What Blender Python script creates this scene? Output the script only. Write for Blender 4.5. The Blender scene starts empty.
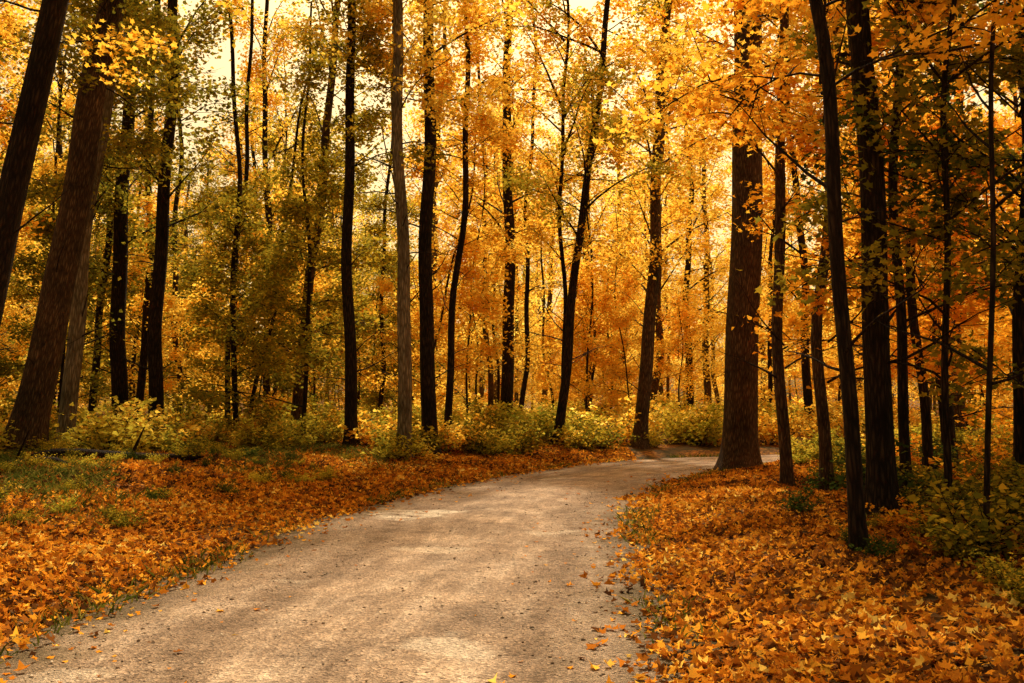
import bpy, math, random
import numpy as np
from mathutils import Vector
rng=np.random.default_rng(7); random.seed(7)
scene=bpy.context.scene
for vs in [scene.view_settings]:
    vs.view_transform='Standard'; vs.look='None'; vs.exposure=0; vs.gamma=1
SUN_EL=math.radians(54); SUN_AZ=math.radians(4)
# ------------------------------------------------------------ helpers
def link(o,parent=None):
    scene.collection.objects.link(o)
    if parent is not None: o.parent=parent
    return o
def empty(name,loc=(0,0,0)):
    e=bpy.data.objects.new(name,None); e.location=loc; e.empty_display_size=.3
    return link(e)
def mesh_uniform(name,V,F,smooth=False,attr=None):
    V=np.asarray(V,dtype=np.float32); F=np.asarray(F,dtype=np.int32)
    m=bpy.data.meshes.new(name); nf,k=F.shape
    m.vertices.add(len(V)); m.vertices.foreach_set('co',V.ravel())
    m.loops.add(nf*k); m.loops.foreach_set('vertex_index',F.ravel())
    m.polygons.add(nf)
    m.polygons.foreach_set('loop_start',np.arange(0,nf*k,k,dtype=np.int32))
    m.polygons.foreach_set('loop_total',np.full(nf,k,dtype=np.int32))
    if smooth: m.polygons.foreach_set('use_smooth',np.ones(nf,dtype=bool))
    if attr is not None:
        a=m.attributes.new('rnd','FLOAT','FACE'); a.data.foreach_set('value',np.asarray(attr,dtype=np.float32))
    m.update(calc_edges=True)
    return m
def sm(x): 
    x=np.clip(x,0,1); return x*x*(3-2*x)
def wav(x,y,s=1.0,seed=0):
    r=np.random.default_rng(seed+100); t=0
    for i in range(7):
        a=r.uniform(0,6.28); f=s*r.uniform(.5,1.9); t=t+np.sin((x*math.cos(a)+y*math.sin(a))*f+r.uniform(0,6.28))
    return t/7
# ------------------------------------------------------------ road line & terrain
CP=np.array([(-2.2,-60),(-2.2,-30),(-2.1,-15),(-1.8,-5),(-1.55,1),(-1.25,5.8),(-.78,11),(-.35,15.6),(.9,20.8),(2.75,25.6),(5.0,29.7),(8,32.3),(12.5,34.3),(19,36),(32,38),(60,42),(110,47)],float)
def catmull(P,n=14):
    out=[]
    for i in range(len(P)-1):
        p0=P[max(i-1,0)];p1=P[i];p2=P[i+1];p3=P[min(i+2,len(P)-1)]
        for t in np.linspace(0,1,n,endpoint=False):
            out.append(.5*((2*p1)+(-p0+p2)*t+(2*p0-5*p1+4*p2-p3)*t*t+(-p0+3*p1-3*p2+p3)*t**3))
    out.append(P[-1]); return np.array(out)
CL=catmull(CP)
TG=np.gradient(CL,axis=0); TG/=np.linalg.norm(TG,axis=1)[:,None]
NR=np.stack([TG[:,1],-TG[:,0]],1)
HW=2.28
def road_sd(x,y):
    """signed distance from centreline, + = right"""
    x=np.atleast_1d(x).astype(float); y=np.atleast_1d(y).astype(float); out=np.empty(len(x))
    for s in range(0,len(x),20000):
        dx=x[s:s+20000,None]-CL[None,:,0]; dy=y[s:s+20000,None]-CL[None,:,1]
        k=np.argmin(dx*dx+dy*dy,1); i=np.arange(len(k))
        side=dx[i,k]*NR[k,0]+dy[i,k]*NR[k,1]; along=dx[i,k]*TG[k,0]+dy[i,k]*TG[k,1]
        d=np.sqrt(side**2+np.maximum(np.abs(along)-.6,0)**2)
        out[s:s+20000]=np.where(side>=0,d,-d)
    return out
def height(x,y):
    x=np.atleast_1d(x).astype(float); y=np.atleast_1d(y).astype(float)
    sd=road_sd(x,y); a=np.abs(sd)-HW
    L=.50*sm((a-.1)/6.0)+.12*sm(a/1.2); R=.16*sm(a/1.6)+.25*sm((a-2)/9)
    R=R+.30*sm(a/1.4)*sm((x-6.6)/2.5)*sm((y-24)/3)
    h=np.where(sd<0,L,R)
    m=sm((a-.1)/1.5)
    h=h+m*(.05*wav(x,y,1.7,1)+.025*wav(x,y,5,2)+.18*wav(x,y,.18,3)*sm((a-5)/10))
    h=h+2.5*sm((np.hypot(x,y)-70)/120)
    return np.where(a<.05,-.03,h-.03*(1-sm(a/.5)))
def hz(x,y): return float(height(x,y)[0])
# ------------------------------------------------------------ materials
def newmat(name):
    m=bpy.data.materials.new(name); m.use_nodes=True; nt=m.node_tree; nt.nodes.clear()
    return m,nt,nt.nodes,nt.links
def ramp(N,cols,interp='LINEAR'):
    r=N.new('ShaderNodeValToRGB'); r.color_ramp.interpolation=interp
    e=r.color_ramp.elements
    while len(e)<len(cols): e.new(.5)
    for i,(p,c) in enumerate(cols): e[i].position=p; e[i].color=(*c,1)
    return r
def leafmat(name,cols,trans=.5,objv=.25):
    m,nt,N,L=newmat(name)
    at=N.new('ShaderNodeAttribute'); at.attribute_name='rnd'
    oi=N.new('ShaderNodeObjectInfo')
    mu=N.new('ShaderNodeMath'); mu.operation='MULTIPLY_ADD'; mu.inputs[1].default_value=objv; 
    L.new(oi.outputs['Random'],mu.inputs[0])
    mm=N.new('ShaderNodeMath'); mm.operation='MULTIPLY'; mm.inputs[1].default_value=1-objv
    L.new(at.outputs['Fac'],mm.inputs[0]); L.new(mm.outputs[0],mu.inputs[2])
    r=ramp(N,cols); L.new(mu.outputs[0],r.inputs[0])
    d=N.new('ShaderNodeBsdfDiffuse'); t=N.new('ShaderNodeBsdfTranslucent')
    mx=N.new('ShaderNodeMixShader'); mx.inputs[0].default_value=trans
    L.new(r.outputs[0],d.inputs[0]); L.new(r.outputs[0],t.inputs[0]); L.new(d.outputs[0],mx.inputs[1]); L.new(t.outputs[0],mx.inputs[2])
    o=N.new('ShaderNodeOutputMaterial'); L.new(mx.outputs[0],o.inputs[0]); return m
M_yel=leafmat('leaf_yellow',[(0,(.88,.42,.025)),(.45,(.96,.60,.06)),(.8,(.98,.72,.11)),(1,(.80,.70,.12))],.64)
M_far=leafmat('leaf_pale_yellow',[(0,(.96,.58,.05)),(.45,(.98,.71,.10)),(.8,(.99,.81,.19)),(1,(.92,.83,.22))],.68)  # far foliage: hazy glow painted in as a paler leaf colour
M_org=leafmat('leaf_orange',[(0,(.76,.25,.013)),(.4,(.94,.43,.027)),(.8,(.96,.55,.045)),(1,(.96,.66,.08))],.64)
M_olv=leafmat('leaf_olive',[(0,(.10,.105,.015)),(.4,(.26,.225,.022)),(.72,(.56,.39,.03)),(1,(.88,.52,.04))],.53)
M_grn=leafmat('leaf_dark_green',[(0,(.03,.05,.01)),(.6,(.09,.12,.02)),(1,(.25,.22,.03))],.4)
M_shr=leafmat('leaf_shrub',[(0,(.24,.26,.025)),(.5,(.60,.50,.05)),(1,(.92,.68,.08))],.5,.4)
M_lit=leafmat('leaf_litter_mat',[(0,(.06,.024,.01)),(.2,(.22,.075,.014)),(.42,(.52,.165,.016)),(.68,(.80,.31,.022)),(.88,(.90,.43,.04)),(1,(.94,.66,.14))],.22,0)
M_grs=leafmat('grass_blade_mat',[(0,(.06,.08,.012)),(.6,(.18,.19,.025)),(1,(.42,.34,.07))],.3,0)
def barkmat(name,c0,c1,c2,sc=9):
    m,nt,N,L=newmat(name)
    tc=N.new('ShaderNodeTexCoord'); mp=N.new('ShaderNodeMapping'); mp.inputs['Scale'].default_value=(sc,sc,sc*.16)
    L.new(tc.outputs['Object'],mp.inputs[0])
    n=N.new('ShaderNodeTexNoise'); n.inputs['Scale'].default_value=1.6; n.inputs['Detail'].default_value=10; n.inputs['Roughness'].default_value=.72; L.new(mp.outputs[0],n.inputs[0])
    v=N.new('ShaderNodeTexVoronoi'); v.feature='DISTANCE_TO_EDGE'; v.inputs['Scale'].default_value=1.7
    ad=N.new('ShaderNodeMixRGB'); ad.blend_type='ADD'; ad.inputs[0].default_value=.6
    L.new(mp.outputs[0],ad.inputs[1]); L.new(n.outputs['Color'],ad.inputs[2]); L.new(ad.outputs[0],v.inputs[0])
    vv=N.new('ShaderNodeMath'); vv.operation='MULTIPLY'; vv.inputs[1].default_value=2.2; vv.use_clamp=True; L.new(v.outputs['Distance'],vv.inputs[0])
    mul=N.new('ShaderNodeMath'); mul.operation='MULTIPLY_ADD'; mul.inputs[1].default_value=.55; L.new(vv.outputs[0],mul.inputs[0])
    h2=N.new('ShaderNodeMath'); h2.operation='MULTIPLY'; h2.inputs[1].default_value=.6; L.new(n.outputs['Fac'],h2.inputs[0]); L.new(h2.outputs[0],mul.inputs[2])
    r=ramp(N,[(.2,c0),(.5,c1),(.85,c2)]); L.new(mul.outputs[0],r.inputs[0])
    n2=N.new('ShaderNodeTexNoise'); n2.inputs['Scale'].default_value=1.1; n2.inputs['Detail'].default_value=5; L.new(tc.outputs['Object'],n2.inputs[0])
    r2=ramp(N,[(.35,(.55,.57,.52)),(.7,(1.3,1.22,1.1))]); L.new(n2.outputs['Fac'],r2.inputs[0])
    mc=N.new('ShaderNodeMixRGB'); mc.blend_type='MULTIPLY'; mc.inputs[0].default_value=1; L.new(r.outputs[0],mc.inputs[1]); L.new(r2.outputs[0],mc.inputs[2])
    b=N.new('ShaderNodeBump'); b.inputs['Strength'].default_value=1; b.inputs['Distance'].default_value=.05; L.new(mul.outputs[0],b.inputs['Height'])
    p=N.new('ShaderNodeBsdfPrincipled'); p.inputs['Roughness'].default_value=.9; p.inputs['Specular IOR Level'].default_value=.15
    L.new(mc.outputs[0],p.inputs['Base Color']); L.new(b.outputs[0],p.inputs['Normal'])
    o=N.new('ShaderNodeOutputMaterial'); L.new(p.outputs[0],o.inputs[0]); return m
B_dark=barkmat('bark_dark',(.008,.005,.003),(.036,.022,.013),(.09,.056,.032),13)
B_brn=barkmat('bark_brown',(.02,.011,.006),(.115,.065,.032),(.28,.17,.09),15)
B_lit=barkmat('bark_grey',(.07,.05,.035),(.27,.21,.13),(.5,.40,.26),11)
B_far=barkmat('bark_far_hazed',(.05,.03,.015),(.16,.095,.045),(.28,.18,.09),9)  # distant trunks: sunlit haze painted in as a paler bark colour
def groundmat():
    m,nt,N,L=newmat('forest_floor')
    tc=N.new('ShaderNodeTexCoord')
    v=N.new('ShaderNodeTexVoronoi'); v.inputs['Scale'].default_value=13; L.new(tc.outputs['Object'],v.inputs[0])
    sep=N.new('ShaderNodeSeparateColor'); L.new(v.outputs['Color'],sep.inputs[0])
    r=ramp(N,[(0,(.04,.018,.008)),(.35,(.14,.05,.012)),(.7,(.32,.12,.018)),(1,(.5,.22,.03))]); L.new(sep.outputs[0],r.inputs[0])
    n=N.new('ShaderNodeTexNoise'); n.inputs['Scale'].default_value=.8; n.inputs['Detail'].default_value=6; L.new(tc.outputs['Object'],n.inputs[0])
    r2=ramp(N,[(.42,(0,0,0)),(.62,(1,1,1))]); L.new(n.outputs['Fac'],r2.inputs[0])
    mx=N.new('ShaderNodeMixRGB'); mx.inputs[2].default_value=(.05,.038,.014,1); L.new(r2.outputs[0],mx.inputs[0]); L.new(r.outputs[0],mx.inputs[1])
    b=N.new('ShaderNodeBump'); b.inputs['Distance'].default_value=.04; L.new(sep.outputs[1],b.inputs['Height'])
    p=N.new('ShaderNodeBsdfPrincipled'); p.inputs['Roughness'].default_value=.95; p.inputs['Specular IOR Level'].default_value=.1
    L.new(mx.outputs[0],p.inputs['Base Color']); L.new(b.outputs[0],p.inputs['Normal'])
    o=N.new('ShaderNodeOutputMaterial'); L.new(p.outputs[0],o.inputs[0]); return m
def roadmat():
    m,nt,N,L=newmat('gravel_surface')
    tc=N.new('ShaderNodeTexCoord'); uv=N.new('ShaderNodeAttribute'); uv.attribute_name='rc'; uv.attribute_type='GEOMETRY'
    def noise(sc,det=6,src=None,ro=.6):
        n=N.new('ShaderNodeTexNoise'); n.inputs['Scale'].default_value=sc; n.inputs['Detail'].default_value=det; n.inputs['Roughness'].default_value=ro
        L.new(src or tc.outputs['Object'],n.inputs[0]); return n
    def mix(fac,a,bb,bt='MIX'):
        x=N.new('ShaderNodeMixRGB'); x.blend_type=bt
        if isinstance(fac,float): x.inputs[0].default_value=fac
        else: L.new(fac,x.inputs[0])
        L.new(a,x.inputs[1])
        if isinstance(bb,tuple): x.inputs[2].default_value=(*bb,1)
        else: L.new(bb,x.inputs[2])
        return x.outputs[0]
    mp=N.new('ShaderNodeMapping'); mp.inputs['Scale'].default_value=(4,.30,1); L.new(uv.outputs['Vector'],mp.inputs[0])
    st=noise(1.6,8,mp.outputs[0],.7)
    r1=ramp(N,[(.32,(.28,.19,.125)),(.5,(.48,.345,.24)),(.66,(.68,.52,.385))]); L.new(st.outputs['Fac'],r1.inputs[0])
    n2=noise(1.1,9,None,.7); r2=ramp(N,[(.34,(.58,.56,.55)),(.64,(1.2,1.17,1.13))]); L.new(n2.outputs['Fac'],r2.inputs[0])
    c=mix(1.0,r1.outputs[0],r2.outputs[0],'MULTIPLY')
    sx=N.new('ShaderNodeSeparateXYZ'); L.new(uv.outputs['Vector'],sx.inputs[0])
    nw=noise(.5,3); wa=N.new('ShaderNodeMath'); wa.operation='MULTIPLY_ADD'; wa.inputs[1].default_value=.28; L.new(nw.outputs['Fac'],wa.inputs[0]); L.new(sx.outputs[0],wa.inputs[2])
    rr=ramp(N,[(0,(0,0,0)),(.18,(.1,.1,.1)),(.28,(1,1,1)),(.38,(.1,.1,.1)),(.60,(0,0,0)),(.70,(.1,.1,.1)),(.79,(1,1,1)),(.88,(.1,.1,.1))])
    mr=N.new('ShaderNodeMapRange'); mr.inputs[1].default_value=-.86; mr.inputs[2].default_value=1.14; L.new(wa.outputs[0],mr.inputs[0]); L.new(mr.outputs[0],rr.inputs[0])
    n4=noise(2.6,7,None,.7); r6=ramp(N,[(.35,(.35,.35,.35)),(.6,(1,1,1))]); L.new(n4.outputs['Fac'],r6.inputs[0])
    rf=mix(1.0,rr.outputs[0],r6.outputs[0],'MULTIPLY')
    c=mix(rf,c,(.21,.135,.082))
    # pale patches: far one a sun pool painted into the colour, near one sand
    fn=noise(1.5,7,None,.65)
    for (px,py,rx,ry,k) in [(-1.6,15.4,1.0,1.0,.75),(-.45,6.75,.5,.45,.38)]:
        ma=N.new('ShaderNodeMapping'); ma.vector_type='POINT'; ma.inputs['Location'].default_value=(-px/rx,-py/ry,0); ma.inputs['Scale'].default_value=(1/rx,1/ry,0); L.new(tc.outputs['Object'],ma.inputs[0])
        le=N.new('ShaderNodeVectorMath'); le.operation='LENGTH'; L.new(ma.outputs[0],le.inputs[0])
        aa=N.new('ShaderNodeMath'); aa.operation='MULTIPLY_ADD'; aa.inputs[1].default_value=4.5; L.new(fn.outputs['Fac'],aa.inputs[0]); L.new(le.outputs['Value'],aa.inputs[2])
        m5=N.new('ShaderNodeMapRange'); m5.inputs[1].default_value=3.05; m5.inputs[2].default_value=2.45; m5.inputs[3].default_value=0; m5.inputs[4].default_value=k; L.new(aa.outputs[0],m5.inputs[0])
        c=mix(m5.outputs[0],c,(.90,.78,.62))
    pv=noise(.6,6); r4=ramp(N,[(.60,(0,0,0)),(.65,(.4,.4,.4))]); L.new(pv.outputs['Fac'],r4.inputs[0])
    c=mix(r4.outputs[0],c,(.80,.66,.50))
    v=N.new('ShaderNodeTexVoronoi'); v.inputs['Scale'].default_value=55; L.new(tc.outputs['Object'],v.inputs[0])
    sp=N.new('ShaderNodeSeparateColor'); L.new(v.outputs['Color'],sp.inputs[0])
    r3=ramp(N,[(0,(.40,.38,.37)),(.3,(.85,.84,.83)),(.7,(1.05,1.05,1.05)),(1,(1.6,1.58,1.55))]); L.new(sp.outputs[0],r3.inputs[0])
    c=mix(.8,c,r3.outputs[0],'MULTIPLY')
    v2=N.new('ShaderNodeTexVoronoi'); v2.inputs['Scale'].default_value=17; L.new(tc.outputs['Object'],v2.inputs[0])
    s2=N.new('ShaderNodeSeparateColor'); L.new(v2.outputs['Color'],s2.inputs[0]); r7=ramp(N,[(0,(.72,.7,.68)),(.25,(1,1,1)),(1,(1.08,1.08,1.08))]); L.new(s2.outputs[1],r7.inputs[0])
    c=mix(.7,c,r7.outputs[0],'MULTIPLY')
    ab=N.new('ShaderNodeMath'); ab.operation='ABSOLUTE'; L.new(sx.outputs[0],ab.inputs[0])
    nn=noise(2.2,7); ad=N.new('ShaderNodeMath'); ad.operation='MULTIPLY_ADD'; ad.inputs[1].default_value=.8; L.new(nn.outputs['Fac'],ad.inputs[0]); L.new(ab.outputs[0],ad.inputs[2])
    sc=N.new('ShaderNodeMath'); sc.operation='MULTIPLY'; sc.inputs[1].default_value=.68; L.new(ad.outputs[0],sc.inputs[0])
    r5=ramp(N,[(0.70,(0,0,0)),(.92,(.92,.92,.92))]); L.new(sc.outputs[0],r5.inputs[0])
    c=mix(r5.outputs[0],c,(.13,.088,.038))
    b=N.new('ShaderNodeBump'); b.inputs['Distance'].default_value=.022; b.inputs['Strength'].default_value=1; L.new(v.outputs['Distance'],b.inputs['Height'])
    b2=N.new('ShaderNodeBump'); b2.inputs['Distance'].default_value=.14; L.new(n2.outputs['Fac'],b2.inputs['Height']); L.new(b.outputs[0],b2.inputs['Normal'])
    p=N.new('ShaderNodeBsdfPrincipled'); p.inputs['Roughness'].default_value=.85; p.inputs['Specular IOR Level'].default_value=.2
    L.new(c,p.inputs['Base Color']); L.new(b2.outputs[0],p.inputs['Normal'])
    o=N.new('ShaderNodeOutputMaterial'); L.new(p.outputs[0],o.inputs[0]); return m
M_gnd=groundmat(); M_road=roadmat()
# ------------------------------------------------------------ ground
def axis(lim,near,n1,n2):
    a=np.linspace(-near,near,n1); b=near+(lim-near)*(np.linspace(0,1,n2)[1:]**2.2)
    return np.concatenate([-b[::-1],a,b])
gx=axis(600,22,180,26); gy=np.concatenate([20+axis(600,26,200,26)])
X,Y=np.meshgrid(gx,gy); Z=height(X.ravel(),Y.ravel())
V=np.stack([X.ravel(),Y.ravel(),Z],1); nx=len(gx); ny=len(gy)
i,j=np.meshgrid(np.arange(nx-1),np.arange(ny-1)); b=(j*nx+i).ravel()
g=bpy.data.objects.new('ground',mesh_uniform('ground',V,np.stack([b,b+1,b+nx+1,b+nx],1),True)); g.data.materials.append(M_gnd); link(g)
# ------------------------------------------------------------ road
CR=catmull(CP,40); T2=np.gradient(CR,axis=0); T2/=np.linalg.norm(T2,axis=1)[:,None]; N2=np.stack([T2[:,1],-T2[:,0]],1)
S=np.concatenate([[0],np.cumsum(np.linalg.norm(np.diff(CR,axis=0),axis=1))])
nc=41; u=np.linspace(-1,1,nc); V=[];rc=[]
for k in range(len(CR)):
    wl=HW+.05+.10*math.sin(S[k]*1.3)+.07*math.sin(S[k]*3.1+1)+.04*math.sin(S[k]*7.7); wr=HW+.05+.09*math.sin(S[k]*1.7+2)+.06*math.sin(S[k]*4.3)+.04*math.sin(S[k]*8.9)
    w=np.where(u<0,wl,wr)*u
    z=.045*(1-u**2)-.012 - .026*np.exp(-((np.abs(u)-.42)/.13)**2)+.006*np.sin(S[k]*2+u*9)*np.cos(S[k]*.9)*(1-u**2)
    V.append(np.stack([CR[k,0]+N2[k,0]*w,CR[k,1]+N2[k,1]*w,z],1)); rc.append(np.stack([u,np.full(nc,S[k]),np.zeros(nc)],1))
V=np.concatenate(V); rc=np.concatenate(rc)
i,j=np.meshgrid(np.arange(nc-1),np.arange(len(CR)-1)); b=(j*nc+i).ravel()
rm=mesh_uniform('gravel_road',V,np.stack([b,b+1,b+nc+1,b+nc],1),True)
a=rm.attributes.new('rc','FLOAT_VECTOR','POINT'); a.data.foreach_set('vector',rc.astype(np.float32).ravel())
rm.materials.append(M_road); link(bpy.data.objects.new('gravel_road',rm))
# ------------------------------------------------------------ leaves
MAPLE=np.array([(0,-.4),(.32,-.42),(.24,-.12),(.56,.1),(.24,.2),(0,.6),(-.24,.2),(-.56,.1),(-.24,-.12),(-.32,-.42)])
MID=np.array([(0,-.45),(.42,-.18),(.26,.15),(0,.6),(-.26,.15),(-.42,-.18)])
RH=np.array([(0,-.5),(.4,0),(0,.55),(-.4,0)])
def leaf_arrays(P,size,shape,jit=.5,fold=.3,curl=.3):
    n=len(P); k=len(shape)
    nv=np.stack([rng.normal(0,jit,n),rng.normal(0,jit,n),np.ones(n)],1); nv/=np.linalg.norm(nv,axis=1)[:,None]
    a=rng.uniform(0,2*math.pi,n); t=np.stack([np.cos(a),np.sin(a),np.zeros(n)],1)
    t-=nv*np.sum(t*nv,1)[:,None]; t/=np.linalg.norm(t,axis=1)[:,None]; bt=np.cross(nv,t)
    cu=rng.normal(0,curl,n); fo=rng.normal(fold*.5,fold,n)
    sx=shape[:,0]; sy=shape[:,1]
    zz=cu[:,None]*(sy**2)[None]+fo[:,None]*np.abs(sx)[None]
    V=P[:,None,:]+size[:,None,None]*(sx[None,:,None]*bt[:,None,:]+sy[None,:,None]*t[:,None,:]+zz[:,:,None]*nv[:,None,:])
    return V.reshape(-1,3),np.arange(n*k).reshape(n,k)
def leaves(name,P,size,shape,jit=.5,rnd=None,fold=.3,curl=.3):
    V,F=leaf_arrays(P,size,shape,jit,fold,curl)
    return mesh_uniform(name,V,F,False,rng.uniform(0,1,len(P)) if rnd is None else rnd)
class Tubes:
    def __init__(s): s.V=[];s.F=[];s.n=0
    def add(s,P,R,k=5):
        P=np.asarray(P,float); m=len(P); T=np.gradient(P,axis=0); T/=np.linalg.norm(T,axis=1)[:,None]+1e-9
        ref=np.array([0,0,1.]) if abs(T[0,2])<.8 else np.array([1.,0,0])
        A=np.cross(T,ref); A/=np.linalg.norm(A,axis=1)[:,None]; B=np.cross(T,A)
        an=np.linspace(0,2*math.pi,k,endpoint=False)
        R=np.asarray(R,float)
        V=P[:,None]+R[:,None,None]*(np.cos(an)[None,:,None]*A[:,None]+np.sin(an)[None,:,None]*B[:,None])
        s.V.append(V.reshape(-1,3)); i=np.arange(k); i2=(i+1)%k
        for j in range(m-1): s.F.append(np.stack([i+j*k,i2+j*k,i2+(j+1)*k,i+(j+1)*k],1)+s.n)
        s.n+=m*k
    def arrays(s): return np.concatenate(s.V),np.concatenate(s.F)
    def mesh(s,name): return mesh_uniform(name,*s.arrays(),True)
def dirv(az,el): return np.array([math.cos(az)*math.cos(el),math.sin(az)*math.cos(el),math.sin(el)])
def crown_kit(name,z0,z1,nb,Lb,nleaf,ls,shape,seed,ns=8,nt=4,el0=.45,rbr=.05,prof=None,jit=.5,spread=.13,raw=False):
    R=random.Random(seed); T=Tubes(); segs=[]; az=R.uniform(0,6)
    for bi in range(nb):
        f=min(.999,max(0,(bi+R.uniform(-1,2))/nb)); z=z0+(z1-z0)*f; az+=2.4+R.uniform(-.9,.9)
        L=Lb*(prof(f) if prof else 1-.55*f)*R.uniform(.4,1.25); el=el0*R.uniform(.3,1.9)+f*.5
        p=np.array([0,0,z]); pts=[p]; a=az; e=el
        for k in range(6):
            a+=R.uniform(-.28,.28); e-=R.uniform(-.08,.22); p=p+dirv(a,e)*L/6; pts.append(p)
        pts=np.array(pts); T.add(pts,np.linspace(rbr*L/3.5,.006,7),5)
        for si in range(ns):
            t=R.uniform(.22,1)*6; k=min(int(t),5); q=pts[k]+(pts[k+1]-pts[k])*(t-k)
            d=pts[k+1]-pts[k]; sa=math.atan2(d[1],d[0])+R.choice([-1,1])*R.uniform(.4,1.2); Ls=L*.42*(1.15-.1*t)*R.uniform(.6,1.3)
            sp=[q]; se=R.uniform(-.4,.8)
            for kk in range(3): se-=R.uniform(0,.2); sa+=R.uniform(-.2,.2); q=q+dirv(sa,se)*Ls/3; sp.append(q)
            T.add(sp,[.012,.009,.006,.003],3); segs.append((sp[1],sp[2])); segs.append((sp[2],sp[3]))
            for ti in range(nt):
                kk=R.randint(0,2); q0=sp[kk]+(sp[kk+1]-sp[kk])*R.random(); ta=sa+R.choice([-1,1])*R.uniform(.4,1.2); q1=q0+dirv(ta,R.uniform(-.5,.6))*Ls*R.uniform(.25,.5)
                segs.append((q0,q1)); 
                if ti%3==0 and not raw: T.add([q0,q1],[.005,.002],3)
    A=np.array([s[0] for s in segs]); B=np.array([s[1] for s in segs])
    r=np.random.default_rng(seed); w=r.gamma(1.2,1,len(A)); w/=w.sum()
    ix=r.choice(len(A),nleaf,p=w); t=r.uniform(0,1.1,nleaf)[:,None]
    P=A[ix]+(B[ix]-A[ix])*t+r.normal(0,1,(nleaf,3))*np.array([spread,spread,spread*.75])
    P[:,2]-=.04
    clump=r.uniform(0,1,len(A))[ix]; rn=np.clip(.5*clump+.5*r.uniform(0,1,nleaf),0,1); sz=ls*r.uniform(.6,1.3,nleaf)
    if raw: return T.arrays(),leaf_arrays(P,sz,shape,jit),rn
    return T.mesh(name+'_limbs'),leaves(name+'_foliage',P,sz,shape,jit,rn)
KA=[crown_kit('canopy%d'%i,4.2,17,24,4.3,8500,.135,RH,10+i,8,4,.6,.045,lambda f:1-.35*f,.85,.24) for i in range(3)]
KU=[crown_kit('under%d'%i,1.1,7.0,18,2.9,6000,.115,MID,30+i,7,4,.45,.025,lambda f:1-.5*f,.75,.19) for i in range(3)]
KN=[crown_kit('near%d'%i,3.6,11,20,3.2,5600,.11,MAPLE,50+i,8,4,.4,.025,lambda f:1-.3*f,.7,.15) for i in range(3)]
def twig_kit(seed):
    R=random.Random(seed); T=Tubes()
    for b in range(20):
        z=R.uniform(1.6,11); a=R.uniform(0,6.28); e=R.uniform(-.1,.9); L=R.uniform(.4,2.1); p=np.array([0,0,z]); pts=[p]
        for k in range(5): a+=R.uniform(-.3,.3); e+=R.uniform(-.25,.2); p=p+dirv(a,e)*L/5; pts.append(p)
        T.add(pts,np.linspace(.007+.009*L,.003,6),4)
        for s in range(R.randint(1,5)):
            q=pts[R.randint(2,4)]; q2=q+dirv(a+R.choice([-1,1])*R.uniform(.4,1),e+R.uniform(-.2,.5))*L*R.uniform(.2,.45); T.add([q,(q+q2)/2+np.array([0,0,-.02]),q2],[.006,.005,.002],3)
    return T.mesh('twigs')
KT=[twig_kit(400+i) for i in range(5)]
def shrub_kit(i):
    R=random.Random(80+i); T=Tubes(); A=[];B=[]
    for s in range(16):
        a=R.uniform(0,6.28); e=R.uniform(.5,1.35); L=R.uniform(.5,1.3); p=np.array([R.uniform(-.15,.15),R.uniform(-.15,.15),-.05]); pts=[p]
        for k in range(4): p=p+dirv(a,e)*L/4; e-=R.uniform(0,.3); a+=R.uniform(-.3,.3); pts.append(p)
        T.add(pts,[.010,.008,.006,.004,.002],3)
        for k in range(1,4):
            A.append(pts[k]);B.append(pts[k+1])
            for w in range(3):
                q=pts[k]+dirv(R.uniform(0,6.28),R.uniform(-.1,.6))*R.uniform(.15,.35); A.append(pts[k]);B.append(q); T.add([pts[k],q],[.004,.002],3)
    A=np.array(A);B=np.array(B); r=np.random.default_rng(i); n=800; ix=r.integers(0,len(A),n)
    P=A[ix]+(B[ix]-A[ix])*r.uniform(.1,1.1,n)[:,None]+r.normal(0,.05,(n,3))
    return T.mesh('shrub_limbs%d'%i),leaves('shrub_leaves%d'%i,P,.085*r.uniform(.6,1.3,n),MID,.6)
KC=[shrub_kit(i) for i in range(5)]
def trunk_arrays(dia,H,seed,sides=14,wob=.06,flare=.5,taper=.55,fur=.04):
    r=random.Random(seed); zs=[-.4,-.1,0,.08,.18,.32,.5,.75,1.1,1.5]; 
    while zs[-1]<H: zs.append(zs[-1]+.55)
    zs=np.array(zs); n=len(zs); ph=[r.uniform(0,6.28) for _ in range(6)]
    cx=wob*(np.sin(zs*.55+ph[0])+.5*np.sin(zs*1.3+ph[1])-math.sin(ph[0])-.5*math.sin(ph[1]))*np.clip(zs/3,0,1); cy=wob*(np.sin(zs*.5+ph[2])+.5*np.sin(zs*1.4+ph[3]))*np.clip(zs/3,0,1)
    an=np.linspace(0,2*math.pi,sides,endpoint=False); kk=r.choice([4,5,6])
    rad=dia/2*(1-taper*np.clip(zs,0,None)/H); fl=np.exp(-np.clip(zs,0,None)/(.45*max(dia,.3)**.5))
    lob=1+flare*fl[:,None]*(1+.45*np.sin(kk*an+ph[4])[None])
    RR=rad[:,None]*lob*(1+fur*np.sin(an[None]*7+zs[:,None]*.4+ph[5])+fur*.7*np.sin(an[None]*3+zs[:,None]*.9))
    V=np.stack([cx[:,None]+RR*np.cos(an),cy[:,None]+RR*np.sin(an),np.repeat(zs[:,None],sides,1)],2).reshape(-1,3)
    i=np.arange(sides); i2=(i+1)%sides; F=np.concatenate([np.stack([i+j*sides,i2+j*sides,i2+(j+1)*sides,i+(j+1)*sides],1) for j in range(n-1)])
    return V,F
def trunk_mesh(name,*a,**k): return mesh_uniform(name,*trunk_arrays(*a,**k),True)
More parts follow.
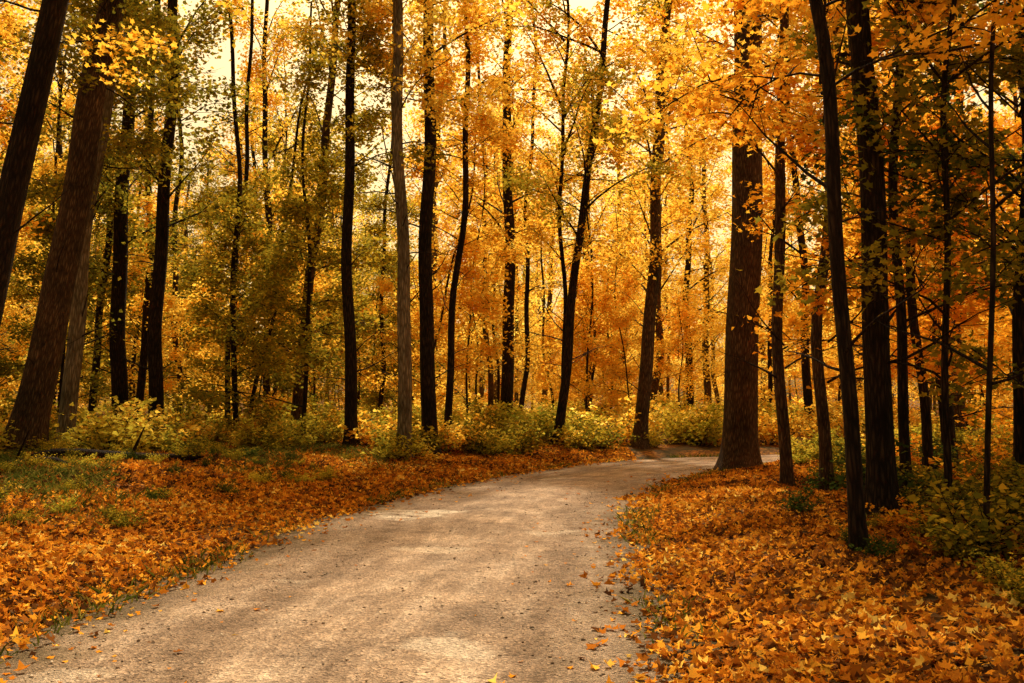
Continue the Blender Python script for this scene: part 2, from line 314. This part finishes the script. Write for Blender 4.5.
def whole_tree(name,seed,crown,dia,H,z0,leafm,barkm,wob=.12):
    """trunk + limbs + foliage as one mesh (used for the far mass of trees)"""
    tv,tf=trunk_arrays(dia,H,seed,sides=8,wob=wob); (lv,lf),(fv,ff),rn=crown
    V=np.concatenate([tv,lv,fv]); F=np.concatenate([tf,lf+len(tv),ff+len(tv)+len(lv)])
    nb=len(tf)+len(lf); m=mesh_uniform(name,V,F,False,np.concatenate([np.zeros(nb),rn]))
    mi=np.zeros(len(F),dtype=np.int32); mi[nb:]=1; m.materials.append(barkm); m.materials.append(leafm)
    m.polygons.foreach_set('material_index',mi); sm_=np.zeros(len(F),dtype=bool); sm_[:nb]=True; m.polygons.foreach_set('use_smooth',sm_); return m
def child(name,me,parent,mat,loc=(0,0,0),rz=0,sc=1):
    if not me.materials: me.materials.append(mat)
    o=bpy.data.objects.new(name,me); link(o,parent); o.location=loc; o.rotation_euler=(0,0,rz); o.scale=(sc,sc,sc)if not isinstance(sc,tuple) else sc
    o.material_slots[0].link='OBJECT'; o.material_slots[0].material=mat
    return o
def child2(name,me,parent,barkm,leafm,loc,rz,sc,tilt=(0,0)):
    o=bpy.data.objects.new(name,me); link(o,parent); o.location=loc; o.rotation_euler=(tilt[0],tilt[1],rz); o.scale=sc
    for s,mm in zip(o.material_slots,(barkm,leafm)): s.link='OBJECT'; s.material=mm
cnt=0
def tree(name,x,y,dia,lean=0,bark=B_dark,kit=None,leaf=M_yel,H=19,cz=0,cs=1,leany=0,tw=True,**kw):
    global cnt; cnt+=1
    e=empty(name,(x,y,hz(x,y))); e.rotation_euler=(-leany,math.atan(lean),0)
    child('trunk',trunk_mesh('trunk',dia,H,cnt,**kw),e,bark)
    if kit:
        rz=random.uniform(0,6.28); 
        child('limbs',kit[0],e,bark,(0,0,cz),rz,cs); child('foliage',kit[1],e,leaf,(0,0,cz),rz,cs)
    if tw: child('side_twigs',random.choice(KT),e,B_dark,(0,0,0),random.uniform(0,6.28),.9 if H<15 else 1)
    return e
mt='maple_tree'; sp='maple_sapling'
L=[ # x,y,dia,lean,bark,kit,leaf,cz
(mt,-9.0,16,.50,.20,B_dark,KN[0],M_yel,3.5),
(mt,-10.8,22,.74,.175,B_brn,KU[1],M_olv,7),
(mt,-11.2,25,.42,.10,B_lit,KU[2],M_olv,5),
(mt,-11.8,30,.50,.01,B_dark,KA[0],M_olv,0),
(mt,-13.9,33,.26,.02,B_dark,KU[0],M_olv,3),
(mt,-13.5,36,.30,.01,B_dark,KU[1],M_yel,1),
(mt,-10.0,28,.42,.03,B_dark,KA[2],M_olv,1),
(mt,-13.3,40,.25,-.02,B_dark,KU[2],M_yel,-1),
(mt,-10.0,35,.20,.05,B_dark,KU[0],M_olv,2),
(mt,-10.0,41,.32,-.02,B_dark,KA[1],M_yel,0),
(mt,-7.4,34,.38,.09,B_brn,KA[2],M_olv,0),
(mt,-8.4,30.5,.18,-.03,B_dark,KU[1],M_olv,0),
(mt,-4.35,27,.34,-.01,B_dark,KU[1],M_olv,6.5),
(mt,-5.6,42,.20,.03,B_dark,KU[0],M_olv,3),
(mt,-2.8,26,.38,-.02,B_lit,KU[2],M_yel,8),
(mt,-2.25,27.5,.44,-.008,B_dark,KA[2],M_yel,5),
(mt,-1.96,30,.23,.045,B_dark,KU[1],M_yel,6),
(mt,-1.0,48,.28,-.03,B_brn,KU[0],M_yel,5),
(mt,-.23,38,.50,0,B_dark,KA[1],M_yel,2),
(mt,.35,44,.24,.03,B_dark,KU[2],M_yel,5),
(mt,1.53,34,.33,.12,B_dark,KA[1],M_shr,2.5),
(mt,1.75,35,.18,.01,B_dark,KA[0],M_yel,2),
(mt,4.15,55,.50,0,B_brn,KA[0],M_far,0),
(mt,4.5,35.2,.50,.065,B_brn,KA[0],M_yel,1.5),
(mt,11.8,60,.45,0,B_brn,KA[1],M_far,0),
(mt,-17,29,.35,.03,B_dark,KA[1],M_yel,1),
(mt,-14.5,24,.25,.05,B_dark,KA[2],M_org,1),
(mt,-20,38,.40,-.02,B_dark,KA[0],M_yel,0),
(mt,5.1,18.6,.22,-.005,B_brn,KN[0],M_org,1.5),
(mt,5.45,17.4,.21,.03,B_brn,KN[1],M_yel,1.5),
(mt,3.55,10.3,.16,-.06,B_dark,KN[2],M_org,1.2),
(mt,4.9,13.3,.37,0,B_dark,KN[1],M_yel,2.5),
(mt,6.3,16,.17,-.02,B_dark,KN[1],M_org,0),
(sp,5.65,13,.10,.02,B_dark,KN[2],M_olv,-1),
(sp,4.6,9.8,.06,.05,B_dark,None,M_grn,0),
(mt,8.3,20,.2,0,B_dark,KU[2],M_org,1),
(mt,7.4,14.5,.30,.01,B_dark,KN[0],M_grn,-.5),
(sp,7.0,13.5,.09,.03,B_dark,KN[0],M_olv,-2),
(mt,10.5,24,.3,0,B_dark,KA[1],M_org,-1),
(mt,12.5,28,.35,.02,B_brn,KU[0],M_org,2),
(sp,9.5,22,.12,.04,B_dark,KU[1],M_org,0),
]
for n,x,y,d,l,bk,k,lf,cz in L:
    tree(n,x,y,d,l,bk,k,lf,cz=cz,wob=.06 if d>.3 else .11,leany=random.uniform(-.02,.02),H=11 if n==sp else 20)
tree('oak_tree',5.9,26,.88,.035,B_brn,KU[2],M_yel,H=24,cz=8,cs=1.35,tw=False,sides=28,wob=.04,flare=.42,taper=.35,fur=.03)
placed=[(a[1],a[2]) for a in L]+[(5.9,26)]
def ok(x,y,md,clear):
    if abs(road_sd(x,y)[0])<HW+clear: return False
    return all((x-a)**2+(y-b)**2>md*md for a,b in placed)
def leafsel(x,y):
    q=random.random(); s=x/max(y,8)
    if s<-.14: r=M_olv if q<.55 else (M_yel if q<.87 else M_org)
    elif s<.22: r=M_yel if q<.80 else (M_org if q<.90 else M_shr)
    else: r=M_org if q<.5 else M_yel
    if y>50:  # distant leaves switch to paler colours, painted haze
        if r is M_olv and random.random()<.5: r=M_yel
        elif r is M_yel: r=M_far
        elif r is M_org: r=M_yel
    return r
n=0
while n<26:
    y=random.uniform(27,60); x=random.uniform(-.52*y,-.1*y)
    if not ok(x,y,1.5,3.0): continue
    placed.append((x,y)); n+=1; k=random.choice(KU); lf=M_olv if random.random()<.7 else M_yel
    tree('understory_maple',x,y,random.uniform(.05,.16),random.uniform(-.16,.16),B_dark,k,lf,H=random.uniform(8,14),cs=random.uniform(.8,1.2),cz=random.uniform(-.5,1.5),tw=False,sides=8,wob=.14)
n=0
while n<26:
    y=random.uniform(28,62); x=random.uniform(-.1*y,.56*y+3)
    if not ok(x,y,1.6,3.0): continue
    placed.append((x,y)); n+=1; k=random.choice(KU) if random.random()<.75 else None; lf=leafsel(x,y)
    tree('understory_maple',x,y,random.uniform(.06,.18),random.uniform(-.18,.18),B_dark,k,lf,H=random.uniform(8,14),cs=random.uniform(.7,1.2),cz=random.uniform(-.3,2),tw=False,sides=8,wob=.14)
# distant forest: one mass of instanced trees
df=empty('distant_forest')
prof=lambda f:1-.35*f
FT=[whole_tree('far_tall%d'%i,900+i,crown_kit('',2.6,19,26,4.2,7800,.15,RH,210+i,8,4,.6,.045,prof,.9,.26,raw=True),.20+.08*i,19,0,M_far,B_far) for i in range(4)]
FU=[whole_tree('far_low%d'%i,950+i,crown_kit('',.6,7,18,2.8,5000,.125,RH,250+i,7,4,.45,.025,prof,.8,.22,raw=True),.12,7.5,0,M_far,B_far) for i in range(2)]
n=0
while n<112:
    y=42+70*random.random()**1.15; x=random.uniform(-.60*y-6,.60*y+6)
    if not ok(x,y,2.8,3.0): continue
    placed.append((x,y)); n+=1; s=random.uniform(.9,1.3); lf=leafsel(x,y)
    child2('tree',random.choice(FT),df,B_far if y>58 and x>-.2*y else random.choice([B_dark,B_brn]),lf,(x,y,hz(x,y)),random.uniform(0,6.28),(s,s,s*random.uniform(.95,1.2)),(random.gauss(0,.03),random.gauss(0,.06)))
n=0
while n<55:
    y=random.uniform(42,90); x=random.uniform(-.6*y-5,.6*y+5)
    if not ok(x,y,1.5,2.5): continue
    n+=1; s=random.uniform(.7,1.3); child2('tree',random.choice(FU),df,B_dark if y<60 else B_far,leafsel(x,y),(x,y,hz(x,y)),random.uniform(0,6.28),(s,s,s),(random.gauss(0,.05),random.gauss(0,.08)))
# thicket closing the view at the back
for k in range(64):
    x=-78+156*(k+random.random())/64; y=random.uniform(100,122); s=random.uniform(1.3,1.9)
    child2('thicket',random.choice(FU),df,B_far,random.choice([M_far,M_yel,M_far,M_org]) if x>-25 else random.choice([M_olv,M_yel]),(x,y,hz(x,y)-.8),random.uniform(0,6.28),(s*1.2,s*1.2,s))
n=0
while n<24:
    y=random.uniform(-35,24); x=random.choice([-1,1])*random.uniform(13,34)
    if abs(x)<.6*y+3 or not ok(x,y,3,6): continue
    placed.append((x,y)); n+=1; child2('tree',random.choice(FT),df,B_dark,leafsel(x,y),(x,y,hz(x,y)),random.uniform(0,6.28),(1,1,1))
# shrubs
ug=empty('undergrowth')
def shrubs(n,fx,fy,sc,mats,clear):
    c=0
    while c<n:
        x=random.uniform(*fx); y=random.uniform(*fy)
        if abs(x)>.62*y+4 or abs(road_sd(x,y)[0])<HW+clear: continue
        c+=1; k=random.choice(KC); s=random.uniform(*sc); rz=random.uniform(0,6.28); z=hz(x,y)
        if s>.35: child('stems',k[0],ug,B_dark,(x,y,z),rz,s)
        child('leaves',k[1],ug,random.choice(mats),(x,y,z),rz,s)
shrubs(150,(-24,-6),(20,45),(.5,1.6),[M_olv,M_olv,M_shr,M_shr,M_yel],2.4)
shrubs(130,(-8,3),(24,46),(.45,1.5),[M_olv,M_shr,M_shr,M_yel],1.7)
shrubs(150,(-14,-3.5),(9,24),(.13,.42),[M_olv,M_shr,M_olv,M_grn],1.5)
shrubs(160,(-6,28),(34,60),(.8,2.0),[M_shr,M_yel,M_shr,M_far],1.4)
shrubs(130,(4,22),(9,32),(.35,1.2),[M_olv,M_olv,M_shr,M_grn,M_org],2.6)
shrubs(26,(7.2,14),(25,31),(.5,1.0),[M_shr,M_olv,M_yel],.9)
shrubs(45,(3.2,9),(7,15),(.15,.5),[M_olv,M_grn],2.1)
# ------------------------------------------------------------ leaf litter
def scatter(n,f):
    xs=[];ys=[];m=0
    while m<n:
        x,y,k=f(20000); x=x[k];y=y[k]; xs.append(x);ys.append(y);m+=len(x)
    return np.concatenate(xs)[:n],np.concatenate(ys)[:n]
def fr(n):
    y=3+27*rng.uniform(0,1,n)**1.5; x=rng.uniform(0,16,n); sd=road_sd(x,y); a=sd-HW+.28*wav(x,y,2.2,31)
    return x,y,(a>-.6)&(a<9)&(rng.uniform(0,1,n)<sm((a+.45)/.8)*.96+.04)&(rng.uniform(0,1,n)<(1-.6*sm((a-2.5)/5)))&(x<.6*y+2)
def fl(n):
    y=4+32*rng.uniform(0,1,n)**1.3; x=rng.uniform(-22,4,n); sd=road_sd(x,y); a=-sd-HW+.28*wav(x,y,2.0,32)
    return x,y,(a>-.6)&(a<14)&(rng.uniform(0,1,n)<sm((a+.4)/.9)*.96+.04)&(x>-.6*y-2)&(rng.uniform(0,1,n)<(1-.78*sm((a-1.8)/4.5))*(.75+.6*wav(x,y,.9,9)))
def frd(n):
    y=rng.uniform(3,32,n); x=rng.uniform(-5,8,n); a=np.abs(road_sd(x,y))
    return x,y,(a<HW)&(rng.uniform(0,1,n)<.05+.9*(a/HW)**6)
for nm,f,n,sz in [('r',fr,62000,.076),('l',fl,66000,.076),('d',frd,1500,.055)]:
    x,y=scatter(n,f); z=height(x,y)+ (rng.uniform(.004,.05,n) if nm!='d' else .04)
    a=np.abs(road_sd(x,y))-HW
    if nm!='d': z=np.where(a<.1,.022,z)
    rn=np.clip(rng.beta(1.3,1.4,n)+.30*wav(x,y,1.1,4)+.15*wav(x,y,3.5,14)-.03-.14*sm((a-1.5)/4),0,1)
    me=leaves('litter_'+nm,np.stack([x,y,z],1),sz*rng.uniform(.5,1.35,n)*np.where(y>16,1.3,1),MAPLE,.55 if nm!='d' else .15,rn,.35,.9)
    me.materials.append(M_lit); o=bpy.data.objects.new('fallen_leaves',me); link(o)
def grass(n,f,h):
    x,y=scatter(n,f); z=height(x,y); a=rng.uniform(0,6.28,n); hh=h*rng.uniform(.4,1.2,n); w=.005+.004*rng.uniform(0,1,n)+y*.0002
    P=np.stack([x,y,z-.01],1); d=np.stack([np.cos(a),np.sin(a),0*a],1); le=np.stack([rng.normal(0,.45,n),rng.normal(0,.45,n),np.ones(n)],1)
    m=P+le*hh[:,None]*.55; t=P+le*np.array([1.5,1.5,.9])*hh[:,None]
    V=np.stack([P-d*w[:,None],P+d*w[:,None],m+d*w[:,None]*.7,t,m-d*w[:,None]*.7],1).reshape(-1,3)
    return mesh_uniform('grass',V,np.arange(n*5).reshape(n,5),False,rng.uniform(0,1,n))
def fg(n):
    y=5+30*rng.uniform(0,1,n)**1.2; x=rng.uniform(-20,14,n); sd=road_sd(x,y); a=np.abs(sd)-HW
    k=wav(x,y,1.5,21)+.4*wav(x,y,4,22); e=np.exp(-((a-.0)/.22)**2)*.6
    return x,y,(a>-.25)&(a<13)&(np.abs(x)<.6*y+2)&(rng.uniform(0,1,n)<np.where(sd<0,sm((a-1.2)/3)*sm((k+.08)*4),.25*sm((a-2)/3)*sm(k*4))+e*sm((k+.2)*3))
me=grass(42000,fg,.15); me.materials.append(M_grs); link(bpy.data.objects.new('grass',me))
# gravel stones
n=16000; y=3.5+24*rng.uniform(0,1,n)**1.8; x=rng.uniform(-4.6,5,n); sd=road_sd(x,y); k=(np.abs(sd)<HW+.12)&(rng.uniform(0,1,n)<.35+.65*np.abs(sd)/HW); x=x[k];y=y[k];n=len(x)
s=.006+.012*rng.uniform(0,1,n)**3; uu=np.abs(road_sd(x,y))/HW; z=.045*(1-uu**2)-.012-.026*np.exp(-((uu-.42)/.13)**2)
O=np.array([(1,0,0),(0,1,0),(-1,0,0),(0,-1,0),(0,0,.7),(0,0,-.7)]); OV=np.stack([x,y,z+s*.2],1)[:,None]+s[:,None,None]*O[None]*rng.uniform(.6,1.3,(n,6,1))
OF=np.array([(0,1,4),(1,2,4),(2,3,4),(3,0,4),(1,0,5),(2,1,5),(3,2,5),(0,3,5)]); F=(OF[None]+6*np.arange(n)[:,None,None]).reshape(-1,3)
me=mesh_uniform('gravel',OV.reshape(-1,3),F,True,np.repeat(rng.uniform(0,1,n),8))
M_st=leafmat('stone_mat',[(0,(.16,.11,.07)),(.6,(.42,.31,.22)),(1,(.68,.56,.43))],0,0); me.materials.append(M_st); link(bpy.data.objects.new('gravel',me))
# fallen branches
T=Tubes()
for i in range(22):
    x=random.uniform(-14,-6) if random.random()<.6 else random.uniform(5,10); y=random.uniform(13,26)
    if abs(road_sd(x,y)[0])<HW+2.5 : continue
    a=random.uniform(0,3.14); Ln=random.uniform(.4,1.6); r0=random.uniform(.008,.02); pts=[]
    for k in range(6):
        xx=x+math.cos(a)*Ln*k/5+random.uniform(-.05,.05); yy=y+math.sin(a)*Ln*k/5+random.uniform(-.05,.05); pts.append((xx,yy,hz(xx,yy)+r0+random.uniform(.01,.08)))
    T.add(pts,np.linspace(r0,r0*.4,6),5)
me=T.mesh('fallen_branches'); me.materials.append(B_dark); link(bpy.data.objects.new('fallen_branches',me))
for (x,y,a,Ln,r0) in [(-9.2,19,.35,3.2,.13),(-7.6,17.2,2.7,2.4,.08)]:
    T=Tubes(); pts=[]
    for k in range(8):
        xx=x+math.cos(a)*Ln*k/7; yy=y+math.sin(a)*Ln*k/7; pts.append((xx,yy,hz(xx,yy)+r0*.7+.03*math.sin(k)))
    T.add(pts,[r0*.15]+list(np.linspace(r0,r0*.7,6))+[r0*.12],9); T.add([pts[4],(pts[4][0]+.3,pts[4][1]-.1,pts[4][2]+.6)],[r0*.35,r0*.1],5)
    me=T.mesh('fallen_log'); me.materials.append(B_dark); link(bpy.data.objects.new('fallen_log',me))
# ------------------------------------------------------------ world, sun, camera
w=bpy.data.worlds.new('World'); scene.world=w; w.use_nodes=True; nt=w.node_tree; nt.nodes.clear()
sk=nt.nodes.new('ShaderNodeTexSky'); sk.sky_type='NISHITA'; sk.sun_disc=False; sk.sun_elevation=SUN_EL; sk.sun_rotation=SUN_AZ; sk.dust_density=6; sk.air_density=1; sk.ozone_density=.5
mx=nt.nodes.new('ShaderNodeMixRGB'); mx.blend_type='MULTIPLY'; mx.inputs[0].default_value=1; mx.inputs[2].default_value=(1.35,1.0,.48,1)
bg=nt.nodes.new('ShaderNodeBackground'); bg.inputs[1].default_value=.15; ou=nt.nodes.new('ShaderNodeOutputWorld')
nt.links.new(sk.outputs[0],mx.inputs[1]); nt.links.new(mx.outputs[0],bg.inputs[0]); nt.links.new(bg.outputs[0],ou.inputs[0])
sl=bpy.data.lights.new('sun','SUN'); sl.energy=5; sl.angle=math.radians(4); sl.color=(1,.88,.66)
so=bpy.data.objects.new('sun',sl); link(so); dv=Vector((-math.sin(SUN_AZ)*math.cos(SUN_EL),-math.cos(SUN_AZ)*math.cos(SUN_EL),-math.sin(SUN_EL))); so.rotation_euler=dv.to_track_quat('-Z','Y').to_euler()
cam=bpy.data.cameras.new('camera'); cam.lens=35; cam.sensor_width=36; cam.clip_end=2000; cam.clip_start=.05
co=bpy.data.objects.new('camera',cam); co.location=(0,0,1.6); co.rotation_euler=(math.radians(90+3.9),0,0); link(co); scene.camera=co
